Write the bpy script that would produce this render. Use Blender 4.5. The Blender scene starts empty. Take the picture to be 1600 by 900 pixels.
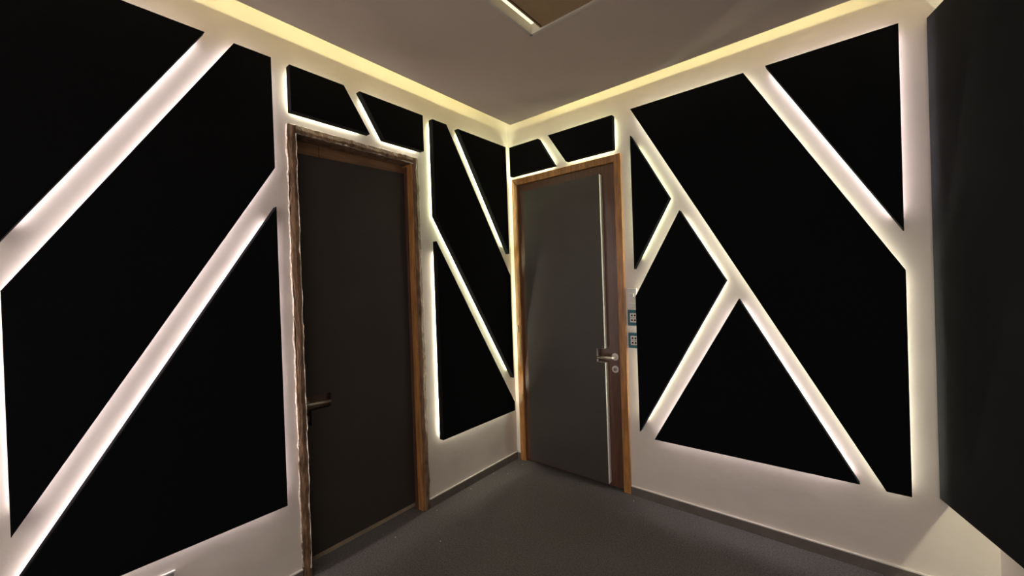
import bpy, bmesh, math, random
from mathutils import Vector, Matrix, noise
random.seed(7)
C = bpy.context.scene.collection
scene = bpy.context.scene
R = math.radians

# ------------------------------------------------------------------ camera
F_PX, YAW, PITCH, ROLL = 621.83, R(39.401), R(-0.347), R(-1.952)
CAM = Vector((2.1961, -2.6738, 1.5))
fw = Vector((-math.sin(YAW)*math.cos(PITCH), math.cos(YAW)*math.cos(PITCH), math.sin(PITCH)))
rt0 = Vector((math.cos(YAW), math.sin(YAW), 0)); up0 = rt0.cross(fw)
rt = rt0*math.cos(ROLL) + up0*math.sin(ROLL); up = -rt0*math.sin(ROLL) + up0*math.cos(ROLL)
cd = bpy.data.cameras.new('camera'); cam = bpy.data.objects.new('camera', cd); C.objects.link(cam)
cd.sensor_fit = 'HORIZONTAL'; cd.sensor_width = 36; cd.lens = 36*F_PX/1600; cd.clip_start = .02
m = Matrix((rt, up, -fw)).transposed().to_4x4(); m.translation = CAM; cam.matrix_world = m
scene.camera = cam

# ------------------------------------------------------------------ world, exposure, light strengths
w = bpy.data.worlds.new('world'); scene.world = w; w.use_nodes = True
w.node_tree.nodes['Background'].inputs[0].default_value = (1.0, 0.87, 0.80, 1)
w.node_tree.nodes['Background'].inputs[1].default_value = 1.25      # added ambient fill, let in where the back of the room is left open
vs = scene.view_settings
vs.view_transform = 'Standard'; vs.look = 'None'; vs.gamma = 1; vs.use_curve_mapping = False
vs.exposure = 0.0
PINK, CREAM, GREEN, YELLOW = (1, .85, .84), (1, .93, .70), (.96, 1, .60), (1, .91, .40)
LED = 47.0          # strips behind the wall panels
COVE = 27.0         # strips in the ceiling cove
RECESS = 1.3       # strips around the ceiling opening

# ------------------------------------------------------------------ materials
def mat(name, col, rough=.6, spec=.5, bump=None, vary=None, metal=0, stretch=None, col2=None, coat=0):
    M = bpy.data.materials.new(name); M.use_nodes = True
    nt = M.node_tree; b = nt.nodes['Principled BSDF']
    b.inputs['Base Color'].default_value = (*col, 1); b.inputs['Roughness'].default_value = rough
    b.inputs['Specular IOR Level'].default_value = spec; b.inputs['Metallic'].default_value = metal
    b.inputs['Coat Weight'].default_value = coat; b.inputs['Coat Roughness'].default_value = .15
    tc = nt.nodes.new('ShaderNodeTexCoord'); mp = nt.nodes.new('ShaderNodeMapping')
    nt.links.new(tc.outputs['Object'], mp.inputs[0])
    if stretch: mp.inputs['Scale'].default_value = stretch
    if vary:
        n = nt.nodes.new('ShaderNodeTexNoise'); n.inputs['Scale'].default_value = vary[0]; n.inputs['Detail'].default_value = 6
        n.inputs['Roughness'].default_value = .65
        r = nt.nodes.new('ShaderNodeValToRGB'); c2 = col2 or tuple(c*vary[1] for c in col)
        r.color_ramp.elements[0].position = .35; r.color_ramp.elements[1].position = .65
        r.color_ramp.elements[0].color = (*c2, 1); r.color_ramp.elements[1].color = (*col, 1)
        nt.links.new(mp.outputs[0], n.inputs['Vector']); nt.links.new(n.outputs[0], r.inputs[0])
        nt.links.new(r.outputs[0], b.inputs['Base Color'])
    if bump:
        n2 = nt.nodes.new('ShaderNodeTexNoise'); n2.inputs['Scale'].default_value = bump[0]; n2.inputs['Detail'].default_value = 5
        bp = nt.nodes.new('ShaderNodeBump'); bp.inputs['Strength'].default_value = bump[1]; bp.inputs['Distance'].default_value = bump[2]
        nt.links.new(mp.outputs[0], n2.inputs['Vector']); nt.links.new(n2.outputs[0], bp.inputs['Height'])
        nt.links.new(bp.outputs[0], b.inputs['Normal'])
    return M

def emit(name, col, s):
    M = bpy.data.materials.new(name); M.use_nodes = True; nt = M.node_tree
    nt.nodes.remove(nt.nodes['Principled BSDF'])
    e = nt.nodes.new('ShaderNodeEmission'); e.inputs[0].default_value = (*col, 1); e.inputs[1].default_value = s
    nt.links.new(e.outputs[0], nt.nodes['Material Output'].inputs[0])
    M.cycles.emission_sampling = 'FRONT'
    return M

m_wall = mat('white_plaster', (.80, .745, .69), .75, .3, bump=(7, .35, .01), vary=(3, .95))
m_ceil = mat('ceiling_paint', (.82, .70, .62), .8, .2, bump=(4, .1, .01), vary=(1.2, .95))
m_cove = mat('cove_paint', (.80, .76, .68), .7, .2)
m_carpet = mat('charcoal_carpet', (.215, .207, .207), .97, .1, bump=(260, 1, .006), vary=(120, .45))
m_fabric = mat('black_felt', (.008, .0086, .010), .95, .04, bump=(420, .8, .002), vary=(300, .6))
m_cloth = mat('charcoal_cloth', (.021, .0225, .026), .95, .12, bump=(350, .6, .002), vary=(5, .85))
m_pad = mat('dark_grey_pad', (.062, .057, .050), .45, .5, bump=(300, .4, .001), vary=(6, .88))
m_pad2 = mat('charcoal_pad', (.040, .036, .031), .5, .4, bump=(300, .4, .001), vary=(6, .88))
m_leaf = mat('dark_brown_wood', (.13, .062, .040), .32, .5, bump=(30, .15, .001), vary=(8, .6), stretch=(9, 9, .7), coat=.3)
m_casing = mat('honey_brown_wood', (.55, .26, .085), .33, .5, bump=(30, .2, .001), vary=(6, .45), stretch=(7, 7, .8), coat=.3)
m_rough = mat('plaster_smeared_wood', (.30, .185, .11), .55, .4, bump=(50, .9, .006), vary=(16, .3), stretch=(2, 2, .6))
m_plaster = mat('cracked_plaster_edge', (.70, .62, .52), .85, .2, bump=(70, 1, .006), vary=(50, .55))
m_base = mat('grey_skirting_tile', (.17, .145, .13), .5, .4, vary=(10, .8))
m_grout = mat('white_grout', (.75, .72, .68), .8, .2)
m_steel = mat('brushed_steel', (.78, .74, .68), .42, .5, metal=1)
m_agedsteel = mat('dull_steel', (.36, .32, .28), .42, .5, metal=1)
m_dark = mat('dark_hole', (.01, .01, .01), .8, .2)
m_white = mat('white_plastic', (.78, .76, .74), .4, .4)
m_teal = mat('teal_plastic', (.030, .15, .20), .4, .4)
m_edge = mat('pale_board_edge', (.88, .86, .84), .55, .4)
m_brown = mat('brown_cloth', (.50, .36, .21), .9, .1, bump=(300, .5, .002))
m_silver = mat('aluminium_trim', (.6, .58, .55), .35, .5, metal=1)
m_backing = mat('grey_box', (.35, .34, .33), .6, .3)

# ------------------------------------------------------------------ helpers
def box(bm, a, b, bev=0):
    lo = [min(a[i], b[i]) for i in range(3)]; hi = [max(a[i], b[i]) for i in range(3)]
    r = bmesh.ops.create_cube(bm, size=1)
    for v in r['verts']:
        v.co = Vector([lo[i] + (v.co[i]+.5)*(hi[i]-lo[i]) for i in range(3)])
    if bev:
        es = list({e for v in r['verts'] for e in v.link_edges})
        bmesh.ops.bevel(bm, geom=es, offset=bev, segments=2, affect='EDGES', profile=.5)
def prism(bm, pts, f, d0, d1, bev=0):
    """pts 2-D polygon; f(p, d) -> 3-D point at depth d"""
    a = [bm.verts.new(f(p, d0)) for p in pts]; b = [bm.verts.new(f(p, d1)) for p in pts]
    n = len(pts)
    fr = bm.faces.new(b); bk = bm.faces.new(a[::-1])
    for i in range(n): bm.faces.new((a[i], a[(i+1) % n], b[(i+1) % n], b[i]))
    bmesh.ops.recalc_face_normals(bm, faces=bm.faces[:])
    if bev: bmesh.ops.bevel(bm, geom=list(fr.edges), offset=bev, segments=3, affect='EDGES', profile=.5)
def tube(bm, pts, r, seg=14):
    pts = [Vector(p) for p in pts]; rings = []
    for i, p in enumerate(pts):
        d = (pts[min(i+1, len(pts)-1)] - pts[max(i-1, 0)]).normalized()
        u = d.orthogonal().normalized() if abs(d.z) > .9 else d.cross(Vector((0, 0, 1))).normalized()
        v = d.cross(u)
        rings.append([bm.verts.new(p + r*(u*math.cos(2*math.pi*k/seg) + v*math.sin(2*math.pi*k/seg))) for k in range(seg)])
    for a, b in zip(rings, rings[1:]):
        for k in range(seg): bm.faces.new((a[k], a[(k+1) % seg], b[(k+1) % seg], b[k]))
    bm.faces.new(rings[0][::-1]); bm.faces.new(rings[-1])
    bmesh.ops.recalc_face_normals(bm, faces=bm.faces[:])
def obj(name, bm, M, parent=None, smooth=False, **props):
    me = bpy.data.meshes.new(name); bm.to_mesh(me); bm.free()
    if smooth:
        for p in me.polygons: p.use_smooth = True
    me.materials.append(M); o = bpy.data.objects.new(name, me); C.objects.link(o)
    if parent: o.parent = parent
    for k, v in props.items(): o[k] = v
    return o
def bx(name, a, b, M, parent=None, bev=0, **p):
    bm = bmesh.new(); box(bm, a, b, bev); return obj(name, bm, M, parent, **p)
def empty(name, **props):
    o = bpy.data.objects.new(name, None); C.objects.link(o); o.empty_display_size = .05
    for k, v in props.items(): o[k] = v
    return o
def inset(pts, d):
    n = len(pts); area = sum(pts[i][0]*pts[(i+1) % n][1]-pts[(i+1) % n][0]*pts[i][1] for i in range(n))
    s = 1 if area > 0 else -1; out = []
    L = []
    for i in range(n):
        a = Vector(pts[i]); b = Vector(pts[(i+1) % n]); e = (b-a).normalized(); nr = Vector((-e.y, e.x))*s
        L.append((a+nr*d, e))
    for i in range(n):
        p, e = L[i-1]; q, g = L[i]
        den = e.x*g.y-e.y*g.x; t = ((q-p).x*g.y-(q-p).y*g.x)/den
        out.append(tuple(p+e*t))
    return out
def ribbon(bm, pts, f, d0, d1):
    n = len(pts); area = sum(pts[i][0]*pts[(i+1) % n][1]-pts[(i+1) % n][0]*pts[i][1] for i in range(n))
    if area < 0: pts = pts[::-1]
    c = sum((Vector(p) for p in pts), Vector((0, 0)))/n
    for i in range(n):
        a, b = pts[i], pts[(i+1) % n]
        vs_ = [bm.verts.new(f(p, d)) for p, d in ((a, d0), (b, d0), (b, d1), (a, d1))]
        fc = bm.faces.new(vs_); fc.normal_update()
        e = Vector(b)-Vector(a); o2 = Vector((e.y, -e.x)).normalized()*.01
        outw = f((a[0]+o2.x, a[1]+o2.y), d0) - f(a, d0)
        if fc.normal.dot(outw) < 0: fc.normal_flip()

# ------------------------------------------------------------------ dimensions
ZC, ZTOP, ZUP = 2.768, 2.828, 2.98       # underside of dropped ceiling, its top, slab above
G = .2186                                # cove gap
ZT, ZB = 2.665, .446                     # top and bottom line of the panels
W3, SL = 2.717, .30                      # splayed side wall: x = W3 + SL*t, t = -y
YB = -4.3                                # back end of the room, no wall, open for the added fill
FR, BK = .062, .019                      # front and back of panels off the wall
BACKX = W3 + SL*(-YB)
PL = lambda p, d: Vector((d, -p[0], p[1]))       # left wall: (s, z)
PR = lambda p, d: Vector((p[0], -d, p[1]))       # right wall: (x, z)
u3 = Vector((SL, -1, 0)).normalized(); n3 = Vector((-1, -SL, 0)).normalized()
P3o = Vector((W3, 0, 0))
PS = lambda p, d: P3o + u3*p[0] + n3*d + Vector((0, 0, p[1]))

# ------------------------------------------------------------------ room shell
bm = bmesh.new()
box(bm, (-.25, .25, -.1), (BACKX+.4, YB-.2, 0)); obj('floor', bm, m_carpet, kind='structure')
D1A, D1B, D1T = 1.800, .968, 2.383       # door 1 hole (left wall): s range, top
D2A, D2B, D2T = .045, 1.032, 2.405       # door 2 hole (right wall): x range, top
WT = .2
bm = bmesh.new()
box(bm, (-WT, 0, 0), (0, -D1B, ZUP)); box(bm, (-WT, -D1A, 0), (0, YB, ZUP)); box(bm, (-WT, -D1B, D1T), (0, -D1A, ZUP))
obj('wall_left', bm, m_wall, kind='structure')
bm = bmesh.new()
box(bm, (-WT, 0, 0), (D2A, WT, ZUP)); box(bm, (D2B, 0, 0), (W3+.2, WT, ZUP)); box(bm, (D2A, 0, D2T), (D2B, WT, ZUP))
obj('wall_right', bm, m_wall, kind='structure')
bm = bmesh.new()
prism(bm, [(W3, 0), (W3+.2, 0), (BACKX+.2, YB), (BACKX, YB)], lambda p, d: Vector((p[0], p[1], d)), 0, ZUP)
obj('wall_side', bm, m_wall, kind='structure')
bm = bmesh.new()                          # slab over the cove
box(bm, (-WT, WT, ZUP), (BACKX+.2, YB-.15, ZUP+.1)); obj('ceiling', bm, m_cove, kind='structure')

# dropped ceiling: ring polygon round the opening, with a floating edge
k3 = G*math.sqrt(1+SL*SL)
outer = [(G, -G), (W3-k3+SL*G, -G), (W3-k3+SL*(-YB-G), YB+G), (G, YB+G)]
OX0, OX1, OY0, OY1 = 1.010, 1.75, -1.007, -1.95
hole = [(OX0, OY0), (OX1, OY0), (OX1, OY1), (OX0, OY1)]
def ring(bm, outer, hole, z0, z1):
    for z in (z0, z1):
        o_ = [bm.verts.new((x, y, z)) for x, y in outer]; h_ = [bm.verts.new((x, y, z)) for x, y in hole]
        for i in range(4): bm.faces.new((o_[i], o_[(i+1) % 4], h_[(i+1) % 4], h_[i]))
        if z == z0: lo, hl = o_, h_
        else:
            for i in range(4):
                bm.faces.new((lo[i], lo[(i+1) % 4], o_[(i+1) % 4], o_[i])); bm.faces.new((hl[i], hl[(i+1) % 4], h_[(i+1) % 4], h_[i]))
    bmesh.ops.recalc_face_normals(bm, faces=bm.faces[:])
bm = bmesh.new(); ring(bm, outer, hole, ZC, ZTOP)
ceil = obj('ceiling', bm, m_ceil, kind='structure')
ceil.name = 'ceiling_dropped'
# the lip of the opening and the raised box above it
lip = [(OX0-.002, OY0+.002), (OX1+.002, OY0+.002), (OX1+.002, OY1-.002), (OX0-.002, OY1-.002)]
bm = bmesh.new()
T = .012
box(bm, (OX0, OY0, ZC+.0005), (OX0+T, OY1, ZC+.05)); box(bm, (OX0, OY0, ZC+.0005), (OX1, OY0-T, ZC+.05))
box(bm, (OX1-T, OY0, ZC+.0005), (OX1, OY1, ZC+.05)); box(bm, (OX0, OY1+T, ZC+.0005), (OX1, OY1, ZC+.05))
obj('trim_1', bm, m_cove, kind='structure')
# ceiling board hung in the opening
t = empty('ceiling_panel', label='brown cloth covered square panel hung in the lit ceiling opening', category='panel')
t.location = ((1.08+OX1)/2, (OY0-.012+OY1)/2, ZC)
def local(o, t):
    o.parent = t; o.matrix_parent_inverse = Matrix.Translation(-t.location)
    return o
BX0, BY0 = 1.081, OY0-.02
local(bx('board', (BX0, BY0, ZC+.002), (OX1-.02, OY1+.07, ZC+.022), m_brown, bev=.003), t)
local(bx('edge_trim', (BX0+.012, BY0-.012, ZC-.001), (BX0+.016, OY1+.08, ZC+.003), m_leaf, label='thin reddish brown edging line'), t)
bm = bmesh.new()
for x, y in ((1.3, -1.2), (1.6, -1.2), (1.3, -1.75), (1.6, -1.75)): tube(bm, [(x, y, ZC+.02), (x, y, ZUP)], .004, 8)
local(obj('hanging_rod', bm, m_steel), t)

# ------------------------------------------------------------------ skirting
bm = bmesh.new(); box(bm, (0, 0, 0), (.010, -D1B+.002, .056)); box(bm, (0, -D1A-.002, 0), (.010, YB, .056))
b = obj('baseboard_left', bm, m_base, kind='structure')
bm = bmesh.new(); box(bm, (0, 0, .056), (.011, -D1B+.002, .062)); box(bm, (0, -D1A-.002, .056), (.011, YB, .062)); obj('cap', bm, m_grout, b)
bm = bmesh.new(); box(bm, (0, 0, 0), (D2A-.002, -.010, .056)); box(bm, (D2B+.002, 0, 0), (W3, -.010, .056))
b = obj('baseboard_right', bm, m_base, kind='structure')
bm = bmesh.new(); box(bm, (0, 0, .056), (D2A-.002, -.011, .062)); box(bm, (D2B+.002, 0, .056), (W3, -.011, .062)); obj('cap', bm, m_grout, b)
bm = bmesh.new(); prism(bm, [(0.0, 0), (4.3, 0), (4.3, .056), (0.0, .056)], PS, 0, .010)
b = obj('baseboard_side', bm, m_base, kind='structure')

# ------------------------------------------------------------------ cove light strips
def strip_path(name, pts, z, h, col, s, label, inward=False):
    """a light strip standing on the dropped ceiling, glowing towards the wall"""
    root = bmesh.new(); ribbon(root, pts, lambda p, d: Vector((p[0], p[1], d)), z+.002, z+h)
    if inward: bmesh.ops.reverse_faces(root, faces=root.faces[:])
    o = obj(name, root, emit(name+'_light', col, s), label=label, category='light strip')
    return o
strip_path('cove_light_strip', inset([tuple(p) for p in outer], .12), ZTOP, .006, YELLOW, COVE*4,
           'warm yellow light strip in the cove between walls and dropped ceiling')
o_ = [(OX0+.011, OY0-.011), (OX1-.011, OY0-.011), (OX1-.011, OY1+.011), (OX0+.011, OY1+.011)]
strip_path('recess_light_strip', o_, ZC+.050, .062, (1, .93, .62), RECESS, 'warm light strip glowing inside the square ceiling opening', True)

# ------------------------------------------------------------------ backlit acoustic panels
GRP = 'black backlit acoustic panels on the walls'
leds = {}
def panel(pts, f, label, col, s=1.0, bk=BK, fr=FR, M=None, ins=.022, grp=GRP, d0=.003, led_top=None):
    c = sum((Vector(p) for p in pts), Vector((0, 0)))/len(pts)
    base = f(tuple(c), 0)
    t = empty('acoustic_panel', label=label, category='wall panel', group=grp); t.location = base
    bm = bmesh.new(); prism(bm, pts, f, bk, fr, .004); local(obj('fabric_board', bm, M or m_fabric), t)
    ip = inset(pts, ins)
    bm = bmesh.new(); ribbon(bm, ip, f, d0, led_top or .0115)
    key = (col, s)
    if key not in leds: leds[key] = emit('panel_light', col, LED*s)
    local(obj('light_strip', bm, leds[key], label='glowing light strip'), t)
    bm = bmesh.new(); prism(bm, inset(pts, ins+.004), f, .0012, bk+.001); local(obj('backing_board', bm, m_fabric), t)
    return t

panel([(2.73, ZT), (2.147, ZT), (2.73, 1.70)], PL, 'black triangular panel high in the top left corner of the left wall', PINK)
panel([(2.038, ZT), (1.882, ZT), (1.882, 2.12), (2.73, .72), (2.73, 1.54)], PL,
      'large black slanted five sided panel left of the recessed door', PINK)
panel([(1.882, 1.930), (1.882, ZB), (2.73, ZB), (2.73, .55)], PL, 'large black wedge panel with a pointed top, low at the left of the recessed door', PINK)
panel([(1.797, ZT), (1.508, ZT), (1.355, 2.43), (1.797, 2.43)], PL, 'small black panel with slanted right end above the recessed door, left of two', CREAM)
panel([(1.413, ZT), (.956, ZT), (.956, 2.423), (1.258, 2.423)], PL, 'small black panel with slanted left end above the recessed door, right of two', CREAM)
panel([(.874, ZT), (.747, ZT), (.087, 1.585), (.087, .722), (.874, 1.997)], PL,
      'long black slanted panel between the doors, in the middle of three', GREEN)
panel([(.637, ZT), (.093, ZT), (.093, 1.767)], PL, 'black triangular panel touching the top of the room corner, point down', GREEN)
panel([(.874, 1.824), (.087, .520), (.087, ZB), (.874, ZB)], PL, 'black wedge panel between the doors, lowest of three', CREAM)
panel([(.070, ZT), (.365, ZT), (.513, 2.42), (.070, 2.42)], PR, 'small black panel above the brown framed door, beside the room corner', GREEN)
panel([(.462, ZT), (1.0, ZT), (1.0, 2.428), (.616, 2.428)], PR, 'black panel above the brown framed door, right and wider of two', GREEN)
panel([(1.125, 2.49), (1.372, 2.026), (1.125, 1.583)], PR, 'narrow black triangular panel just right of the brown framed door top', GREEN, .8)
panel([(1.430, 1.938), (1.682, 1.487), (1.128, .477), (1.128, 1.398)], PR, 'black four sided kite shaped panel beside the wall sockets', CREAM)
panel([(1.745, 1.378), (1.227, ZB), (2.255, ZB)], PR, 'black triangular panel pointing up, low on the right wall', PINK)
panel([(1.132, ZT), (1.802, ZT), (2.440, 1.510), (2.440, .440), (2.352, .440)], PR, 'largest black slanted panel across the right wall', (1, .95, .74))
panel([(1.908, ZT), (2.438, ZT), (2.438, 1.696)], PR, 'black triangular panel pointing down in the top right of the right wall', PINK)
pd = .181
panel([(-.035, ZT), (3.0, ZT), (3.0, ZB), (-.035, ZB)], PS, 'tall wide charcoal cloth panel at the right edge, standing off the side wall', (1, .94, .66), 1.5,
      bk=pd-.05, fr=pd, M=m_cloth, ins=.27, d0=.003, led_top=.018)

# ------------------------------------------------------------------ door 1 (left wall, recessed, plaster smeared frame)
d = empty('door_1', kind='structure', label='recessed dark grey padded door in rough plaster smeared frame', category='door')
IA, IB, IT = 1.757, 1.012, 2.338
def rough_strip(bm, p0, p1, outn, wid, x0, x1, seed):
    """casing strip from p0 to p1 (s, z); outn: outward direction in the wall; ragged outer and inner edges"""
    n = 90; rings = []
    for i in range(n+1):
        k = i/n; s = p0[0]+(p1[0]-p0[0])*k; z = p0[1]+(p1[1]-p0[1])*k
        q = Vector((s*9, z*9, seed)); q2 = Vector((s*45, z*45, seed+7))
        jo = .008*noise.noise(q)+.007*noise.noise(q2); ji = .002*noise.noise(q2*1.3)
        jx = .004*noise.noise(q*1.7)+.002*noise.noise(q2*.8)
        o2 = Vector(outn)
        a = Vector((s, z))+o2*ji; b2 = Vector((s, z))+o2*(wid+jo)
        rings.append([bm.verts.new(PL(tuple(a), x0)), bm.verts.new(PL(tuple(a), x1+jx)),
                      bm.verts.new(PL(tuple((a+b2)/2), x1+jx+.004)), bm.verts.new(PL(tuple(b2), x1+jx*1.4)), bm.verts.new(PL(tuple(b2), x0))])
    for a, b2 in zip(rings, rings[1:]):
        for j in range(5): bm.faces.new((a[j], a[(j+1) % 5], b2[(j+1) % 5], b2[j]))
    bm.faces.new(rings[0]); bm.faces.new(rings[-1][::-1]); bmesh.ops.recalc_face_normals(bm, faces=bm.faces[:])
for nm, p0, p1, on, sd in (('casing', (IA, 0), (IA, IT+.041), (1, 0), 1.3), ('casing', (IB, 0), (IB, IT+.041), (-1, 0), 5.1), ('casing', (IA+.0, IT), (IB, IT), (0, 1), 9.7)):
    bm = bmesh.new(); rough_strip(bm, p0, p1, on, .040, -.17, .010, sd); obj(nm, bm, m_rough, d, smooth=False)
# ragged broken plaster line round the casing
for nm, p0, p1, on, sd in (('plaster_edge', (IA+.040, .06), (IA+.040, IT+.04), (1, 0), 11.3), ('plaster_edge', (IB-.040, .06), (IB-.040, IT+.04), (-1, 0), 15.1),
                           ('plaster_edge', (IA+.04, IT+.041), (IB-.04, IT+.041), (0, 1), 19.7)):
    bm = bmesh.new(); rough_strip(bm, p0, p1, on, .006, -.01, .003, sd); obj(nm, bm, m_plaster, d)
# pale chipped line on the inner arris of left and top casings
for p0, p1, on, sd in (((IA, .05), (IA, IT), (1, 0), 31.), ((IA, IT), (IB, IT), (0, 1), 33.)):
    bm = bmesh.new(); rough_strip(bm, p0, p1, on, .003, .004, .013, sd); obj('chipped_arris', bm, m_plaster, d, label='pale chipped inner edge')
# polished jamb on the far side and head
bx('jamb', PL((IB+.012, 0), -.17), PL((IB-.0005, IT), .004), m_casing, d, bev=.003, label='polished orange brown jamb')
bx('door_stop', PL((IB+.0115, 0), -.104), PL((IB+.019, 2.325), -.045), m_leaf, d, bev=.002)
bx('head_board', PL((IA, IT-.001), -.17), PL((IB+.012, 2.325), -.115), m_leaf, d)
leaf = bx('leaf', PL((IA-.004, .022), -.145), PL((IB+.014, 2.335), -.105), m_leaf, d, bev=.002)
m_header = mat('mid_brown_wood', (.30, .165, .085), .4, .5, vary=(7, .6), stretch=(7, .8, 7), coat=.2)
bx('header_board', PL((IA-.006, 2.265), -.105), PL((1.595, 2.345), -.088), m_header, d, bev=.0015)
bx('header_board', PL((1.592, 2.265), -.105), PL((IB+.014, 2.345), -.090), m_header, d, bev=.0015)
# pad with a notch for the handle
padpts = [(1.722, 2.262), (1.014+.012, 2.284), (1.014+.012, .045), (1.722, .050), (1.722, .765), (1.695, .765), (1.695, .845), (1.585, .845), (1.585, .925), (1.722, .925)]
bm = bmesh.new(); prism(bm, padpts, PL, -.105, -.070); obj('pad', bm, m_pad2, d)
bx('kick_strip', PL((1.722, .020), -.105), PL((1.026, .046), -.074), mat('pale_worn_wood', (.36, .29, .20), .5, .4, vary=(9, .7)), d, label='pale wood strip under the pad')
h = bx('handle_plate', PL((1.745, .83), -.1055), PL((1.700, .945), -.098), m_agedsteel, d, bev=.003)
bm = bmesh.new(); tube(bm, [PL((1.722, .888), -.10), PL((1.722, .888), -.060), PL((1.718, .888), -.050), PL((1.706, .888), -.044), PL((1.60, .884), -.042)], .0085); obj('lever', bm, m_steel, h, smooth=True)
bm = bmesh.new(); tube(bm, [PL((1.722, .888), -.099), PL((1.722, .888), -.088)], .024, 24); obj('rosette', bm, m_agedsteel, h, smooth=False)
h = None
bm = bmesh.new(); tube(bm, [PL((1.718, .800), -.105), PL((1.718, .800), -.092)], .021, 24); lk = obj('lock', bm, m_agedsteel, d)
bx('keyhole', PL((1.721, .790), -.0925), PL((1.715, .808), -.0915), m_dark, lk)

# ------------------------------------------------------------------ door 2 (right wall, brown framed)
d = empty('door_2', kind='structure', label='dark grey padded door in glossy brown wooden frame beside the sockets', category='door')
CT = .052
def casing(p):
    bm = bmesh.new(); prism(bm, p, PR, -.14, .015, .004); return obj('casing', bm, m_casing, d)
casing([(D2A, 0), (D2A, D2T), (D2A+CT+.005, D2T-CT-.003), (D2A+CT+.005, 0)])
casing([(D2B, 0), (D2B, D2T), (D2B-CT, D2T-CT), (D2B-CT, 0)])
casing([(D2A, D2T), (D2B, D2T), (D2B-CT, D2T-CT), (D2A+CT+.005, D2T-CT-.003)])
bm = bmesh.new(); prism(bm, [(D2B-CT-.001, .012), (D2A+CT+.007, .012), (D2A+CT+.007, D2T-CT-.006), (D2B-CT-.001, D2T-CT-.003)], PR, -.045, -.004, .002)
obj('leaf', bm, m_leaf, d)
bm = bmesh.new()                            # near-black sheet behind the leaf, shade of the gap put into its colour
box(bm, (D2A+CT, .14, 0), (D2B-CT, .05, D2T-CT)); obj('gap_shade', bm, m_dark, d)
pp = [(.183, .045), (.183, 2.275), (.878, 2.282), (.878, 1.022), (.815, 1.022), (.815, .920), (.878, .920), (.878, .040)]
bm = bmesh.new(); prism(bm, pp, PR, -.004, .041); obj('pad', bm, m_pad, d)
for a, b2 in ((.041, .919), (1.023, 2.281)):
    bx('pad_edging', PR((.878, a), -.004), PR((.8795, b2), .0415), m_edge, d, label='pale edging strip of the pad')
bm = bmesh.new()
box(bm, PR((.815, .920), .0), PR((.817, 1.022), .0415)); box(bm, PR((.815, .920), .0), PR((.878, .922), .0415)); box(bm, PR((.815, 1.0205), .0), PR((.878, 1.022), .0415))
obj('notch_edging', bm, m_backing, d, label='grey edging round the handle notch')
bm = bmesh.new(); tube(bm, [PR((.940, .962), -.004), PR((.940, .962), .006)], .026, 28); h = obj('handle_rosette', bm, m_steel, d)
bm = bmesh.new(); tube(bm, [PR((.940, .962), .004), PR((.940, .962), .045), PR((.936, .962), .054), PR((.925, .962), .059), PR((.828, .960), .060)], .0095); obj('lever', bm, m_steel, h, smooth=True)
bm = bmesh.new(); tube(bm, [PR((.940, .873), -.004), PR((.940, .873), .006)], .025, 28); h = obj('lock_rosette', bm, m_steel, d)
bm = bmesh.new(); tube(bm, [PR((.940, .873), .005), PR((.940, .873), .013)], .014, 20); obj('cylinder', bm, m_agedsteel, h)
bx('keyhole', PR((.937, .866), .0125), PR((.943, .880), .0138), m_dark, h)
bx('hinge', (.060, -.014, 1.10), (.068, -.022, 1.16), m_steel, d, bev=.002)

# ------------------------------------------------------------------ sockets and plates
def socket(z0, z1, label):
    t = empty('wall_socket', label=label, category='socket', group='teal double sockets by the door'); t.location = (1.086, 0, (z0+z1)/2)
    zc = (z0+z1)/2
    local(bx('plate', PR((1.046, z0), 0), PR((1.124, z1), .008), m_teal, bev=.003), t)
    for dz in (.0165, -.0165):
        o = local(bx('outlet', PR((1.063, zc+dz-.0155), .006), PR((1.115, zc+dz+.0155), .011), m_white, bev=.003), t)
        for px in (1.0785, 1.0995):
            bm = bmesh.new(); tube(bm, [PR((px, zc+dz), .0108), PR((px, zc+dz), .0116)], .0065, 14); pn = obj('pin_hole', bm, m_dark, o)
socket(1.192, 1.303, 'teal double wall socket beside the door, upper of the two')
socket(1.036, 1.143, 'teal double wall socket beside the door, lower of the two')
t = empty('wall_switch', label='white switch plate above the teal sockets', category='switch'); t.location = (1.086, 0, 1.405)
local(bx('plate', PR((1.048, 1.358), 0), PR((1.116, 1.452), .008), m_white, bev=.003), t)
local(bx('rocker', PR((1.062, 1.392), .007), PR((1.096, 1.418), .013), m_white, bev=.002), t)
t = empty('wall_plate', label='small blank white cover plate between switch and upper teal socket', category='plate'); t.location = (1.086, 0, 1.33)
local(bx('cover', PR((1.048, 1.313), 0), PR((1.116, 1.351), .008), m_white, bev=.003), t)
t = empty('wall_socket', label='white rimmed grey wall box low at the bottom left edge', category='socket'); t.location = (0, -2.37, .30)
local(bx('plate', PL((2.309, .268), 0), PL((2.435, .350), .007), m_white, bev=.002), t)
local(bx('insert', PL((2.314, .273), .006), PL((2.430, .345), .0085), m_backing, label='grey insert'), t)

# ------------------------------------------------------------------ crumbs of plaster on the carpet
for x, y in ((.1187, -.0836), (.0246, -.3441), (.1230, -.2832), (.0667, -.9617), (.3394, -1.1605), (1.0793, -.0842), (.05, -.62), (.09, -1.30)):
    bm = bmesh.new(); bmesh.ops.create_icosphere(bm, subdivisions=1, radius=.0042)
    for v in bm.verts: v.co = v.co*random.uniform(.6, 1.1); v.co.z *= .6
    o = obj('plaster_crumb', bm, m_grout, label='tiny white plaster crumb lying on the dark carpet near the walls', category='debris', group='plaster crumbs on the carpet')
    o.location = (x, y, .0022)
